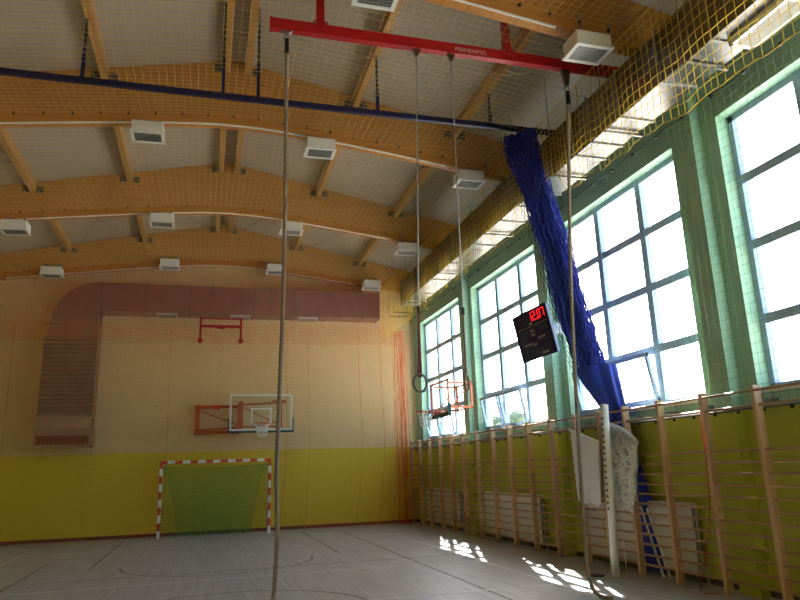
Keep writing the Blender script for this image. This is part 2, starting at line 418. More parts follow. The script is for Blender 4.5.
# roof: sheets, beams, purlins, wind bracing
cl = MB()
cl.prism([(XL-.35, zt(XL-.35)+.03), (XC, zt(XC)+.03), (7.25, zt(7.25)+.03), (7.25, zt(7.25)+.25), (XC, zt(XC)+.25), (XL-.35, zt(XL-.35)+.25)], 1, YF-.3, YB+.3)
ce = cl.build('ceiling', M['ceiling'], origin=(XC, 9, 9.4)); tag(ce, 'white pitched sheet ceiling between timber purlins', 'ceiling', kind='structure')
PX = [-4.07, -1.97, .18, .57, 2.68, 4.76]
px_edges = [XL]+[-4.07, -1.97, XC, 2.68, 4.76]+[XR]
bay_y = [YF]+BEAMS+[YB]
for i in range(len(bay_y)-1):
    a, b_ = bay_y[i], bay_y[i+1]
    if b_-a < 1: segs = [(a, b_)]
    else: segs = [(a, (a+b_)/2), ((a+b_)/2, b_)]
    for (ya, yb2) in segs:
        for j in range(len(px_edges)-1):
            xa, xb = px_edges[j]+.004, px_edges[j+1]-.004
            MB().prism([(xa, zt(xa)), (xb, zt(xb)), (xb, zt(xb)+.032), (xa, zt(xa)+.032)], 1, ya+.006, yb2-.006).build('ceiling_panel', M['ceiling'], ce)

def beam(k, y):
    lab = f'curved glulam roof beam, {ORD[4-k]} from the yellow end wall'
    t = thing('roof_beam', (XC, y, 0), lab, 'beam', 'glulam roof beams', 'structure')
    xs = [XL+.02+(XR-.04-XL)*i/48 for i in range(49)]
    prof = [(x, zb(x)) for x in xs]+[(XR-.02, zt(XR)-.01), (XC, zt(XC)-.01), (XL+.02, zt(XL)-.01)]
    MB().prism(prof, 1, y-.11, y+.11).build('timber', M['beam'], t)
    tr = MB()
    xs2 = [XL+.3+(4.55-XL-.3)*i/30 for i in range(31)]
    for i in range(30):
        tr.bar((xs2[i], y-.09, zb(xs2[i])-.018), (xs2[i+1], y-.09, zb(xs2[i+1])-.018), .026, .026)
    tr.build('cable_trunking', M['white_plastic'], t)
    hk = MB()
    x = XL+.3
    while x < 5.6:
        hk.box(x-.012, x+.012, y-.16, y-.11, zb(x)+.13, zb(x)+.17); x += .46
    hk.build('net_hook', M['black'], t)['kind'] = 'stuff'
    if k > 0:
        for bx in (4.93, 5.4):
            MB().box(bx-.012, bx+.012, y-.125, y-.11, zb(bx)-.02, zb(bx)+.3).build('hanger_strap', M['steel_dark'], t)
for k, y in enumerate(BEAMS): beam(k, y)

BAYW = ['rear', 'fourth', 'third', 'second', 'first']
for bi in range(5):
    ya = (YF if bi == 0 else BEAMS[bi-1]+.11); yb2 = BEAMS[bi]-.11
    for j, x in enumerate(PX):
        lab = f'spruce purlin in the {ORD[4-bi]} bay from the yellow end wall, {ORD[5-j]} from the windows'
        t = thing('purlin', (x, (ya+yb2)/2, zt(x)-.24), lab, 'purlin', 'roof purlins', 'structure')
        MB().box(x-.06, x+.06, ya, yb2, zt(x)-.24, zt(x)+.01).build('timber', M['purlin'], t)
        if bi == 0: continue
        for s in (-1, 1):
            if (j == 2 and s == 1) or (j == 3 and s == -1): continue
            cx = x+s*.15
            MB().box(cx-.08, cx+.08, yb2-.012, yb2, zt(x)-.27, zt(x)-.11).build('nail_plate', M['plate'], t)
for j in range(5):
    if j == 2: continue
    xa, xb = PX[j]+.2, PX[j+1]-.2
    for (p, q, w_) in ((xa, xb, 'rising towards the windows'), (xb, xa, 'rising away from the windows')):
        o = MB().tube([(p, 21.17, zt(p)-.2), (q, 16.83, zt(q)-.16)], .011, 5).build('bracing_rod', M['steel_dark'], origin=(p, 21.1, zt(p)-.2))
        tag(o, f'thin steel roof bracing rod, {ORD[[4,3,0,1,0][j]]} field from windows, {w_}', 'rod', 'roof wind bracing')

# ------------------------------------------------------------------ ventilation ducts
DX0, DX1, DZ0, DZ1 = 5.60, 6.14, 6.46, 7.20
d = thing('ventilation_duct', (5.87, 9, DZ0), 'long rectangular galvanised air duct hung above the windows', 'duct')
joints = [19.2, 17.75, 16.3, 14.85, 13.4, 11.9, 10.4, 8.9, 8.43, 7.64, 6.7, 5.76, 4.3, 2.8, 1.3, -.2, -1.7, YF]
for a, b_ in zip(joints[1:], joints[:-1]):
    MB().bevbox(DX0, DX1, a+.004, b_-.004, DZ0, DZ1, .006).build('duct_section', M['steel'], d)
for y in joints[:-1]:
    f = MB(); f.box(DX0-.025, DX0, y-.02, y+.02, DZ0-.02, DZ1+.02).box(DX1, DX1+.02, y-.02, y+.02, DZ0-.02, DZ1+.02)
    f.box(DX0, DX1, y-.02, y+.02, DZ0-.02, DZ0).box(DX0, DX1, y-.02, y+.02, DZ1, DZ1+.02)
    f.build('flange', M['steel_dark'], d)
for y in (20.6, 20.0, 18.5, 15.6, 12.6, 11.0, 9.6, 8.0, 6.2, 3.6):
    h = MB(); h.box(DX0-.035, DX1+.06, y-.02, y+.02, DZ0-.06, DZ0-.022)
    for x in (DX0-.03, DX1+.05): h.tube([(x, y, DZ0-.05), (x, y, zt(x)+.01)], .006, 4)
    h.build('hanger', M['steel'], d)
MB().box(5.78, 5.98, 13.75, 14.25, DZ0-.012, DZ0-.002).build('vent_opening', M['lamp_dark'], d)
g = thing('duct_grille', (5.97, 4.9, 6.40), 'white framed mesh air grille under the near end of the window-side duct', 'grille')
gf = MB(); gx0, gx1, gy0, gy1, gz = 5.80, 6.14, 3.9, 5.72, 6.37
gf.box(gx0, gx1, gy1-.05, gy1, gz, DZ0-.0).box(gx0, gx1, gy0, gy0+.05, gz, DZ0).box(gx0, gx0+.04, gy0, gy1, gz, DZ0).box(gx1-.04, gx1, gy0, gy1, gz, DZ0).box(gx0, gx1, 4.83, 4.88, gz, DZ0-.02)
gf.build('frame', M['white'], g)
gm = MB()
for i in range(1, 60): y = gy0+.04+(gy1-gy0-.08)*i/60; gm.box(gx0+.03, gx1-.03, y-.003, y+.003, gz+.012, gz+.024)
for i in range(1, 12): x = gx0+.03+(gx1-gx0-.06)*i/12; gm.box(x-.003, x+.003, gy0+.04, gy1-.04, gz+.006, gz+.018)
MB().box(gx0+.02, gx1-.02, gy0+.02, gy1-.02, DZ0-.03, DZ0-.006).build('shade_plate', M['lamp_dark'], g)  # added dark plate, stands in for the shade behind the mesh
gm.build('wire_mesh', M['white_plastic'], g)['kind'] = 'stuff'

d = thing('ventilation_duct', (0, 21.2, 6.42), 'wide sheet metal duct along the end wall with an elbow dropping down', 'duct')
BY0, BY1, BZ0, BZ1 = 20.92, 21.60, 6.42, 7.27
bj = [-3.05, -1.81, -.56, .08, 1.34, 1.86, 2.60, 3.59, 4.80, 5.34]
MS = mat('duct_sheet_warm', (.40,.33,.335), .36, 1.0, var=.08, scale=3)
for a, b_ in zip(bj[:-1], bj[1:]):
    MB().bevbox(a+.004, b_-.004, BY0, BY1, BZ0, BZ1, .006).build('duct_section', MS, d)
for x in bj:
    f = MB(); f.box(x-.018, x+.018, BY0-.022, BY0, BZ0-.022, BZ1+.022).box(x-.018, x+.018, BY0, BY1, BZ0-.022, BZ0).box(x-.018, x+.018, BY0, BY1, BZ1, BZ1+.022)
    f.build('flange', M['steel_dark'], d)
# link from the end-wall duct to the duct over the windows
for xg in (-1.2, .95, 3.05):
    q = MB().box(xg-.3, xg+.3, BY0+.12, BY1-.12, BZ0-.045, BZ0-.002).build('air_grille', M['white'], d)
    l = MB()
    for i in range(6): yy = BY0+.16+i*.07; l.box(xg-.26, xg+.26, yy, yy+.03, BZ0-.055, BZ0-.045)
    l.build('louvre', M['louvre'], q)
VX0, VX1 = -4.42, -3.06
el = []
R_ = 1.30
cxe, cze = VX1, BZ1-R_
prof = [(VX1, BZ1)]
for i in range(1, 13):
    a = math.pi/2+math.pi/2*i/12*0.86
    prof.append((cxe+(VX1-VX0-.1)*math.cos(a)*1.02, cze+R_*math.sin(a)))
prof += [(VX0+.08, 5.98), (VX1, 5.98)]
MB().prism(prof, 1, BY0, BY1).build('elbow', MS, d)
tz = [5.98, 5.55, 4.55, 3.42]
tap = MB(); tap.prism([(VX0+.08, 5.98), (VX1, 5.98), (VX1, 5.56), (VX0-.02, 5.56)], 1, BY0, BY1).build('duct_section', MS, d)
for za, zc in ((4.56, 5.55), (3.43, 4.55)):
    n = 10 if za < 4 else 8
    pf = [(BY1, za), (BY0, za)]
    for i in range(1, 2*n): pf.append((BY0-(.03 if i % 2 else .0), za+(zc-za)*i/(2*n)))
    pf += [(BY0, zc), (BY1, zc)]
    sct = MB().prism(pf, 0, VX0-.03, VX1)
    sct.build('duct_section', MS, d)
MB().bevbox(VX0-.03, VX1, BY0, BY1, 3.06, 3.42, .006).build('duct_section', MS, d)
# outlet: an open hood leaning out, the hall's dark red reflection painted on a slot panel
hood = MB()
hood.prism([(BY0, 3.06), (BY0-.05, 2.86), (BY0-.05, 2.54), (BY1, 2.54), (BY1, 3.06)], 0, VX0-.05, VX1+.03).build('outlet_hood', MS, d)
MB().box(VX0, VX1-.02, BY0-.07, BY0-.045, 2.60, 2.84).build('outlet_slot', mat('painted_duct_reflection', (.16,.035,.03), .5, var=.1), d)
MB().box(VX1+.0, VX1+.06, BY0-.02, BY0+.1, 2.5, 3.3).build('edge_strip', M['steel'], d)
for z in (5.98, 5.555, 4.555, 3.425):
    MB().box(VX0-.05, VX1+.02, BY0-.03, BY0-.002, z-.018, z+.018).build('flange', M['steel_dark'], d)

# ------------------------------------------------------------------ nets
def net(name, fn, nu, nv, su, sv, r, m, label, origin, extra=None, n=3):
    """a net over the surface fn(u, v): nu strands at constant u drawn in su pieces, nv at constant v in sv pieces"""
    b = MB()
    for i in range(nu+1):
        b.tube([fn(i/nu, k/su) for k in range(su+1)], r, n, cap=False)
    for j in range(nv+1):
        b.tube([fn(k/sv, j/nv) for k in range(sv+1)], r, n, cap=False)
    if extra: extra(b)
    o = b.build(name, m, origin=origin)
    return tag(o, label, 'net')
BAYN = {1: 'fourth', 2: 'third', 3: 'second', 4: 'first'}
for i in range(1, 5):
    ya, yb2 = BEAMS[i-1]+.11, BEAMS[i]-.16
    def fn(u, v, ya=ya, yb2=yb2):
        x = XL+.1+(5.5-XL-.1)*u; y = ya+(yb2-ya)*v
        return (x, y, zb(x)+.15-.10*math.sin(math.pi*v))
    net('ceiling_net', fn, 92, 35, 8, 40, .0029, M['net_pale'], f'pale yellow net stretched under the roof, {BAYN[i]} bay from the yellow end wall', (0, (ya+yb2)/2, 8))
# net screening the duct
def fn(u, v):
    y = 2.0+19.3*u
    bot = 5.70+.15*min(1, max(0, (y-5.2)/3))-.18*min(1, max(0, (y-15.5)/4))+.018*math.sin(y*5.3)*math.sin(y*1.7)+.045*abs(math.sin(math.pi*y/.62))
    bot += .5*max(0, min(1, (y-9.1)/.3))*max(0, min(1, (10.6-y)/.3))     # lifted by the blue bundle
    wob = (.02+.05*v)*math.sin(y*4.1+1.2*v)+.03*v*math.sin(y*11)
    fold = .05*math.sin(y*23)*max(0, (y-9)/12)
    return (5.50+min(.03, wob*.4), y+fold*v, 7.50+(bot-7.50)*v)
def bindcord(b):
    b.tube([Vector(fn(k/260, 1)) for k in range(261)], .006, 4, cap=False)
    b.tube([Vector(fn(k/260, 0)) for k in range(261)], .007, 4, cap=False)
net('duct_net', fn, 154, 12, 10, 200, .0044, M['net_yellow'], 'yellow net hanging in front of the window-side duct with a scalloped edge', (5.46, 11, 6.2), bindcord)
# net in front of the windows
def fn2(u, v):
    y = 2.6+18.7*u
    return (6.44+.015*math.sin(y*3), y, 6.42-.05*abs(math.sin(math.pi*y/1.2))*(1-v)+(2.26-6.42)*v)
wn = net('window_net', fn2, 150, 33, 6, 60, .0022, M['net_grey'], 'fine dark protective net hung in front of the tall windows', (6.44, 11, 2.3))
cb = MB(); cb.tube([(6.46, 2.4+.15*k, 6.44-.02*math.sin(k)) for k in range(127)], .006, 4)
cab = cb.build('cable', M['black'], wn)
hb = MB()
for k in range(32): y = 2.6+.6*k; hb.box(6.435, 6.475, y-.018, y+.018, 6.40, 6.44)
hb.build('hook', M['black'], cab)['kind'] = 'stuff'
rl = MB(); rl.tube([(6.50, 2.5, 2.24), (6.50, 21.2, 2.24)], .018, 6); rl = rl.build('bottom_rail', M['steel'], wn)
hb = MB()
for k in range(45): y = 2.6+.42*k; hb.box(6.485, 6.515, y-.012, y+.012, 2.19, 2.225)
hb.build('hook', M['black'], rl)['kind'] = 'stuff'
# end wall nets: one hung from the last beam, one from a cable at duct level to the floor
def fn3(u, v):
    x = XL+.15+(5.95-XL-.15)*u
    top = min(zb(x)+.04, 8.2)+.04*abs(math.sin(math.pi*x/.42))
    return (x, 20.86+.012*math.sin(x*9), top+(5.52-.03*math.sin(x*2.2)-top)*v)
net('end_wall_net', fn3, 170, 36, 6, 60, .0032, M['net_red'], 'orange net hung from the last roof beam in front of the end-wall duct', (0, 20.86, 5.5))
def fn4(u, v):
    x = XL+.15+(6.05-XL-.15)*u
    top = 6.02+.07*abs(math.sin(math.pi*x/.46))
    fold = .05*math.sin(x*5.1)*v+.03*math.sin(x*17)*v
    push = .70*max(0, min(1, (x+2.3)/.8))*max(0, min(1, (3.0-x)/.8))*v**1.4
    return (x+.02*math.sin(v*9+x), 20.83+push+fold*(.6 if push < .05 else .2), top+(.03-top)*v)
def folds(b):
    for x, k in ((-5.2, .0), (-3.0, .1), (-1.05, .05), (2.35, .2), (3.0, .12), (4.6, .25), (5.3, .3), (5.7, .18)):
        b.tube([(x+k*v*v*math.sin(v*4), 20.80+.70*max(0, min(1, (x+2.3)/.8))*max(0, min(1, (3.0-x)/.8))*v**1.4, 6.0+(.04-6.0)*v) for v in [i/16 for i in range(17)]], .009, 4)
net('end_wall_net', fn4, 180, 90, 10, 70, .0030, M['net_orange'], 'orange net curtain reaching from duct level down to the floor before the goal wall', (0, 20.83, 0), folds)
cb = MB()
for k in range(30):
    x = random.gauss(0, .5); x = max(-1, min(1, x))*.24; yy = random.uniform(-.08, .08); ph = random.uniform(0, 6)
    cb.tube([(6.02+x+.03*math.sin(v*8+ph), 20.9+yy+.02*math.cos(v*9+ph), 6.0-5.98*v) for v in [i/14 for i in range(15)]], random.uniform(.003, .007), 4)
tag(cb.build('gathered_net', M['net_red'], origin=(6.1, 20.9, 0)), 'red-orange net gathered into a bunch in the corner by the windows', 'net')

# ------------------------------------------------------------------ luminaires
def luminaire(loc, label):
    t = thing('luminaire', loc, label, 'luminaire', 'boxed hall luminaires')
    x, y, z = loc
    MB().bevbox(x-.27, x+.27, y-.2, y+.2, z, z+.21, .012).build('housing', M['white'], t)
    rim = MB().box(x-.29, x+.29, y-.22, y-.16, z-.03, z).box(x-.29, x+.29, y+.16, y+.22, z-.03, z).box(x-.29, x-.23, y-.16, y+.16, z-.03, z).box(x+.23, x+.29, y-.16, y+.16, z-.03, z)
    rim.build('rim', M['white'], t)
    MB().box(x-.23, x+.23, y-.16, y+.16, z-.012, z-.001).build('reflector', M['lamp_dark'], t)
    lv = MB()
    for i in range(1, 12): xx = x-.23+.46*i/12; lv.box(xx-.004, xx+.004, y-.16, y+.16, z-.026, z-.012)
    for i in range(1, 6): yy = y-.16+.32*i/6; lv.box(x-.23, x+.23, yy-.004, yy+.004, z-.024, z-.012)
    lv.build('louvre_grid', M['louvre'], t)
    for s_ in (-.175, .175): MB().box(x+s_-.025, x+s_+.025, y-.03, y+.03, z+.21, z+.32).build('bracket', M['steel_dark'], t)
    return t
LX = [-4.35, -1.17, 1.96, 5.02]
proto = None
for bi in (1, 2, 3, 4):
    for j, x in enumerate(LX):
        lab = f'white boxed luminaire under the {ORD[4-bi]} roof beam from yellow end wall, {ORD[3-j]} from windows'
        zz = zb(x)-(.21 if bi == 4 else .30)
        loc = (x, BEAMS[bi]-(.68 if bi == 4 else .1), zz)
        if proto is None: o = proto = luminaire(loc, lab)
        else: o = dup(proto, loc, lab)
        if bi == 4:
            for s_ in (-.175, .175): MB().box(x+s_-.02, x+s_+.02, loc[1]-.03, BEAMS[4]-.11, zz+.3, zz+.33).build('mounting_arm', M['steel_dark'], o)

# ------------------------------------------------------------------ red track beam with ropes and rings
RY, RZ0, RZ1 = 8.2, 7.50, 7.66
t = thing('climbing_beam', (3.4, RY, RZ0), 'red steel track beam under the roof carrying ropes and gym rings', 'beam')
b = MB(); b.box(.68, 6.5, RY-.05, RY+.05, RZ0, RZ0+.022).box(.68, 6.5, RY-.05, RY+.05, RZ1-.022, RZ1).box(.68, 6.5, RY-.04, RY+.04, RZ0+.022, RZ1-.022)
b.build('rail', M['red'], t)
MB().box(.66, .68, RY-.052, RY+.052, RZ0-.005, RZ1+.005).build('end_cap', M['red'], t)
for x in (1.35, 4.17):
    p = MB(); p.box(x-.055, x+.055, RY-.045, RY+.045, RZ1+.02, zt(x)+.01).build('support_post', M['red'], t)
    c = MB().box(x-.1, x+.1, RY-.07, RY+.07, RZ1-.05, RZ1+.03).build('clamp', M['red'], t)
    bo = MB()
    for s in (-.075, .075): bo.tube([(x+s, RY-.085, RZ1-.01), (x+s, RY-.068, RZ1-.01)], .014, 6)
    bo.build('bolt', M['steel_dark'], c)
fc = bpy.data.curves.new('lettering', 'FONT'); fc.body = 'PESMENPOL'; fc.size = .085; fc.extrude = .001; fc.space_character = 1.15
fo = bpy.data.objects.new('lettering', fc); COL.objects.link(fo); fo.parent = t
fc.materials.append(mat('white_print', (.75,.6,.58), .6)); fo.location = (3.32-3.4, -.0515, .04); fo.rotation_euler = (math.pi/2, 0, 0)
# draw cord under the beam
tag(MB().tube([(.95+4.2*u, RY, RZ0-.03-.22*math.sin(math.pi*((u*2.2) % 1))) for u in [i/60 for i in range(61)]], .005, 4).build('draw_cord', M['rope'], origin=(3, RY, RZ0)), 'thin slack cord strung under the red track beam', 'cord')

def bez(pts, n):
    """Catmull-Rom through pts"""
    P = [Vector(p) for p in pts]; P = [P[0]*2-P[1]]+P+[P[-1]*2-P[-2]]; o = []
    for i in range(1, len(P)-2):
        for k in range(n):
            s = k/n
            o.append(.5*((2*P[i])+(P[i+1]-P[i-1])*s+(2*P[i-1]-5*P[i]+4*P[i+1]-P[i+2])*s*s+(3*P[i]-P[i-1]-3*P[i+1]+P[i+2])*s**3))
    o.append(P[-2]); return o
def rope(top, pts, label):
    x, y, z = top
    t = thing('climbing_rope', pts[-1], label, 'rope', 'climbing ropes')
    MB().prism([(x-.075, RZ0), (x+.075, RZ0), (x+.02, z+.1), (x-.02, z+.1)], 1, y-.03, y+.03).build('trolley', M['steel'], t)
    MB().tube([(x+.045*math.cos(a), y, z+.055+.045*math.sin(a)) for a in [i*math.pi/6 for i in range(12)]], .008, 5, closed=True).build('shackle', M['steel'], t)
    MB().tube([(x, y, z+.02), (x, y, z-.20)], [.030, .036], 8).build('sleeve', M['black'], t)
    path = bez([(x, y, z-.15)]+pts, 60)
    # three twisted strands
    L = [0]
    for i in range(1, len(path)): L.append(L[-1]+(path[i]-path[i-1]).length)
    tot = L[-1]; n = int(tot/.022); q = []; k = 0
    for i in range(n+1):
        s = tot*i/n
        while k < len(L)-2 and L[k+1] < s: k += 1
        f = (s-L[k])/max(1e-9, L[k+1]-L[k]); q.append(path[k].lerp(path[k+1], min(1, f)))
    b = MB(); A = Vector((0, 1, 0))
    for ph in range(3):
        st = []
        for i, p in enumerate(q):
            d_ = (q[min(i+1, n)]-q[max(i-1, 0)]).normalized(); a_ = d_.cross(A).normalized(); c_ = d_.cross(a_)
            an = 2*math.pi*(i*.022/.13+ph/3); st.append(p+a_*.014*math.cos(an)+c_*.014*math.sin(an))
        b.tube(st, .0148, 5)
    b.build('rope_body', M['rope'], t, smooth=True)
    return t
rope((.895, RY, 7.36), [(.89, RY, 5.0), (.875, RY, 3.7), (.84, RY, 2.45), (.82, RY, 1.65), (.83, RY, .9), (.79, RY-.02, .25), (.72, RY-.1, .015)], 'thick twisted climbing rope near the free end of the red track beam')
rope((5.13, RY, 7.12), [(4.98, RY, 5.35), (4.86, RY, 3.85), (4.79, RY, 2.45), (4.75, RY, 1.55), (4.72, RY, .6), (4.74, RY, .22), (4.80, RY-.06, .05), (4.92, RY-.2, .02)], 'thick twisted climbing rope hanging in front of the windows and blue net')
def gym_ring(xt, xb, zc, rot, label):
    t = thing('gym_ring', (xb, RY, zc-.1), label, 'gym ring', 'gym rings')
    MB().prism([(xt-.06, RZ0), (xt+.06, RZ0), (xt+.015, RZ0-.12), (xt-.015, RZ0-.12)], 1, RY-.025, RY+.025).build('trolley', M['steel'], t)
    zj = zc+.95
    xm = xb+(xt-xb)*.12
    ln = MB()
    pts = [Vector((xt, RY, RZ0-.1)), Vector((xm, RY, zj))]
    nn = 90
    for ph in range(2):
        ln.tube([pts[0].lerp(pts[1], i/nn)+Vector((.006*math.cos(i*.9+ph*math.pi), .006*math.sin(i*.9+ph*math.pi), 0)) for i in range(nn+1)], .006, 4)
    ln.build('cable', M['wire'], t)
    MB().bevbox(xm-.02, xm+.02, RY-.015, RY+.015, zj-.05, zj+.05, .005).build('buckle', M['black'], t)
    c_, s_ = math.cos(rot), math.sin(rot)
    sp = MB(); w1 = .03
    sp.add([(xm-.012*c_, RY-.012*s_, zj), (xm+.012*c_, RY+.012*s_, zj), (xb+w1*c_, RY+w1*s_, zc+.07), (xb-w1*c_, RY-w1*s_, zc+.07),
            (xm-.012*c_+.006*s_, RY-.012*s_-.006*c_, zj), (xm+.012*c_+.006*s_, RY+.012*s_-.006*c_, zj), (xb+w1*c_+.008*s_, RY+w1*s_-.008*c_, zc+.07), (xb-w1*c_+.008*s_, RY-w1*s_-.008*c_, zc+.07)],
           [(0,1,2,3),(7,6,5,4),(0,4,5,1),(1,5,6,2),(2,6,7,3),(3,7,4,0)])
    sp.build('strap', M['strap'], t)
    MB().tube([(xb+.092*math.cos(a)*c_, RY+.092*math.cos(a)*s_, zc+.112*math.sin(a)) for a in [i*math.pi/16 for i in range(32)]], .0155, 8, closed=True).build('hoop', M['ring'], t, smooth=True)
gym_ring(2.74, 2.60, 2.70, .1, 'gym ring facing the goal on a dark red strap')
gym_ring(3.27, 3.23, 2.70, .9, 'gym ring turned partly edge-on on a dark red strap')

# ------------------------------------------------------------------ blue curtain rail and gathered net
CY, CZ = 10.25, 7.60
t = thing('curtain_rail', (0, CY, CZ), 'dark blue curtain rail hung on chains across the hall', 'rail')
MB().box(XL+.02, 6.3, CY-.035, CY+.035, CZ-.045, CZ+.045).build('track', M['blue'], t)
for x in (-4.07, -2.0, .095, .655, 2.68, 4.78):
    ph = zt(x)-(.0 if abs(x-XC) < .5 else .24)
    MB().box(x-.028, x+.028, CY-.02, CY+.02, CZ+.03, CZ+.03+(ph-CZ)*.38).build('strap', M['blue'], t)
    ch = MB(); z = CZ+.03+(ph-CZ)*.38; i = 0
    while z < ph-.02:
        if i % 2: ch.tube([(x+.014*math.cos(a), CY, z+.04+.04*math.sin(a)) for a in [k*math.pi/4 for k in range(8)]], .013, 5, closed=True)
        else: ch.tube([(x, CY+.014*math.cos(a), z+.04+.04*math.sin(a)) for a in [k*math.pi/4 for k in range(8)]], .013, 5, closed=True)
        z += .062; i += 1
    ch.build('chain', M['black'], t)

t = thing('dividing_net', (6.4, 9.9, 0), 'blue dividing net gathered into a long bundle and tucked behind the wall bars', 'net')
def sect(v):
    """centre and half-size of the bundle, from the rail (v=0) to the tie at wall-bar height (v=1)"""
    keys = [(0, (5.28, 10.15, 7.46), .33, .08), (.14, (5.28, 10.05, 6.9), .29, .10), (.3, (5.43, 9.93, 6.2), .27, .13), (.5, (5.74, 10.06, 5.3), .27, .15), (.72, (5.98, 10.14, 4.3), .27, .16), (1, (6.16, 9.95, 3.15), .25, .14)]
    for i in range(len(keys)-1):
        a, b_ = keys[i], keys[i+1]
        if a[0] <= v <= b_[0]:
            s = (v-a[0])/(b_[0]-a[0])
            return Vector(a[1]).lerp(Vector(b_[1]), s), a[2]+(b_[2]-a[2])*s, a[3]+(b_[3]-a[3])*s
    return Vector(keys[-1][1]), keys[-1][2], keys[-1][3]
WDIR = Vector((.64, -.77, 0)); DDIR = Vector((.77, .64, 0))
def strands(count, rad, lo, hi, wob, seed, m, nm, n=4):
    rnd = random.Random(seed); b = MB()
    for k in range(count):
        a, c = rnd.uniform(lo, hi), rnd.uniform(-1, 1); pa, pc = rnd.uniform(0, 6.28), rnd.uniform(0, 6.28); fa, fb = rnd.uniform(2, 9), rnd.uniform(3, 14)
        pts = []
        for i in range(29):
            v = i/28; ctr, hw, hd = sect(v)
            pts.append(ctr+WDIR*hw*(a+wob*math.sin(fa*v*3+pa))+DDIR*hd*(c*.8+.3*math.sin(fb*v*3+pc)))
        b.tube(pts, rad, n, cap=False)
    return b.build(nm, m, t)
# dense folds at the heart of the bundle and loose meshes at its edges
def core(u, v):
    ctr, hw, hd = sect(v); a = -1+2*u
    return ctr+WDIR*hw*(a*.70+.06*math.sin(v*31+a*3))+DDIR*hd*(.5*math.sin(a*17+v*5)+.3*math.sin(a*29-v*8))
MB().grid(core, 60, 40).build('folded_net', M['net_blue'], t, smooth=True)
strands(150, .0075, -.95, .95, .14, 3, M['net_blue'], 'net_strands')
dk = mat('black_twine', (.02,.022,.03), .7)
def zig(seed, lo, hi, cnt, m, nm):
    rnd = random.Random(seed); b = MB()
    for k in range(cnt):
        a = lo+(hi-lo)*k/(cnt-1); pts = []; ph = (k % 2)*math.pi
        for i in range(121):
            v = i/120; ctr, hw, hd = sect(v)
            pts.append(ctr+WDIR*hw*(a+.055*math.sin(v*150+ph))-DDIR*hd*.9)
        b.tube(pts, .005, 3, cap=False)
    b.build(nm, m, t)
zig(4, -1.25, -.75, 6, dk, 'loose_mesh'); zig(5, .7, 1.1, 5, M['net_blue'], 'loose_mesh')
zig(6, -.6, .5, 7, mat('mid_blue_twine', (.06,.09,.34), .8), 'loose_mesh')
# tarpaulin cover from the tie down to the floor
ck = [(0, (6.17, 9.93, 3.20), .34, .16), (.10, (6.24, 9.88, 2.95), .31, .15), (.30, (6.50, 9.86, 2.35), .20, .10), (.45, (6.585, 9.75, 1.85), .10, .065), (.62, (6.58, 9.60, 1.25), .16, .07), (.8, (6.58, 9.48, .65), .22, .075), (1, (6.57, 9.42, .06), .26, .08)]
def cover(u, v):
    for i in range(len(ck)-1):
        a, b_ = ck[i], ck[i+1]
        if a[0] <= v <= b_[0]:
            s = (v-a[0])/(b_[0]-a[0]); ctr = Vector(a[1]).lerp(Vector(b_[1]), s); hw = a[2]+(b_[2]-a[2])*s; hd = a[3]+(b_[3]-a[3])*s; break
    w2 = WDIR.lerp(Vector((0, -1, 0)), min(1, v*2.5)).normalized(); d2 = Vector((-w2.y, w2.x, 0))
    an = 2*math.pi*u; k = 1+.10*math.sin(an*7+v*3)
    return ctr+w2*hw*math.cos(an)*k+d2*hd*math.sin(an)*k
MB().grid(cover, 84, 30).build('tarpaulin_cover', M['blue_cloth'], t, smooth=True)

# ------------------------------------------------------------------ scoreboard
t = thing('scoreboard', (6.25, 11.9, 3.65), 'dark tilted electronic scoreboard showing 12.07 in red digits between the windows', 'scoreboard')
SBW, SBH, SBD = 1.41, .93, .06
tilt = math.radians(11)
sbc = Vector((6.12, 11.83, 4.12))
ey = Vector((0, -1, 0)); ez = Vector((-math.sin(tilt), 0, math.cos(tilt))); en = Vector((-math.cos(tilt), 0, -math.sin(tilt)))
yawd = math.radians(0); RZm = Matrix.Rotation(yawd, 3, 'Z'); ey, ez, en = RZm @ ey, RZm @ ez, RZm @ en
def SB(a, b_, c=0): return sbc+ey*a+ez*b_+en*c          # a: along the board towards the camera end, b: up, c: out
def sbox(a0, a1, b0, b1, c0, c1):
    V = [SB(a, b_, c) for c in (c0, c1) for a, b_ in ((a0,b0),(a1,b0),(a1,b1),(a0,b1))]
    return MB().add(V, [(0,1,2,3),(7,6,5,4),(0,4,5,1),(1,5,6,2),(2,6,7,3),(3,7,4,0)])
sbox(-SBW/2, SBW/2, -SBH/2, SBH/2, -SBD, 0).build('case', M['case'], t)
sbox(-SBW/2-.01, SBW/2+.01, -SBH/2-.01, SBH/2+.01, 0, .012).build('face', M['screen'], t)
for (a0, a1, b0, b1) in ((-.6, -.22, -.12, .12), (.2, .6, .0, .14), (-.2, .14, -.06, .12), (-.60, -.02, -.24, -.13), (.06, .6, -.18, -.05), (-.6, -.36, -.45, -.28), (-.30, .30, -.45, -.28), (.36, .6, -.45, -.24)):
    sbox(a0, a1, b0, b1, .012, .018).build('display_panel', M['panel_grey'], t)
sbox(-.60, .62, .158, .168, .012, .017).build('divider_line', M['print'], t)
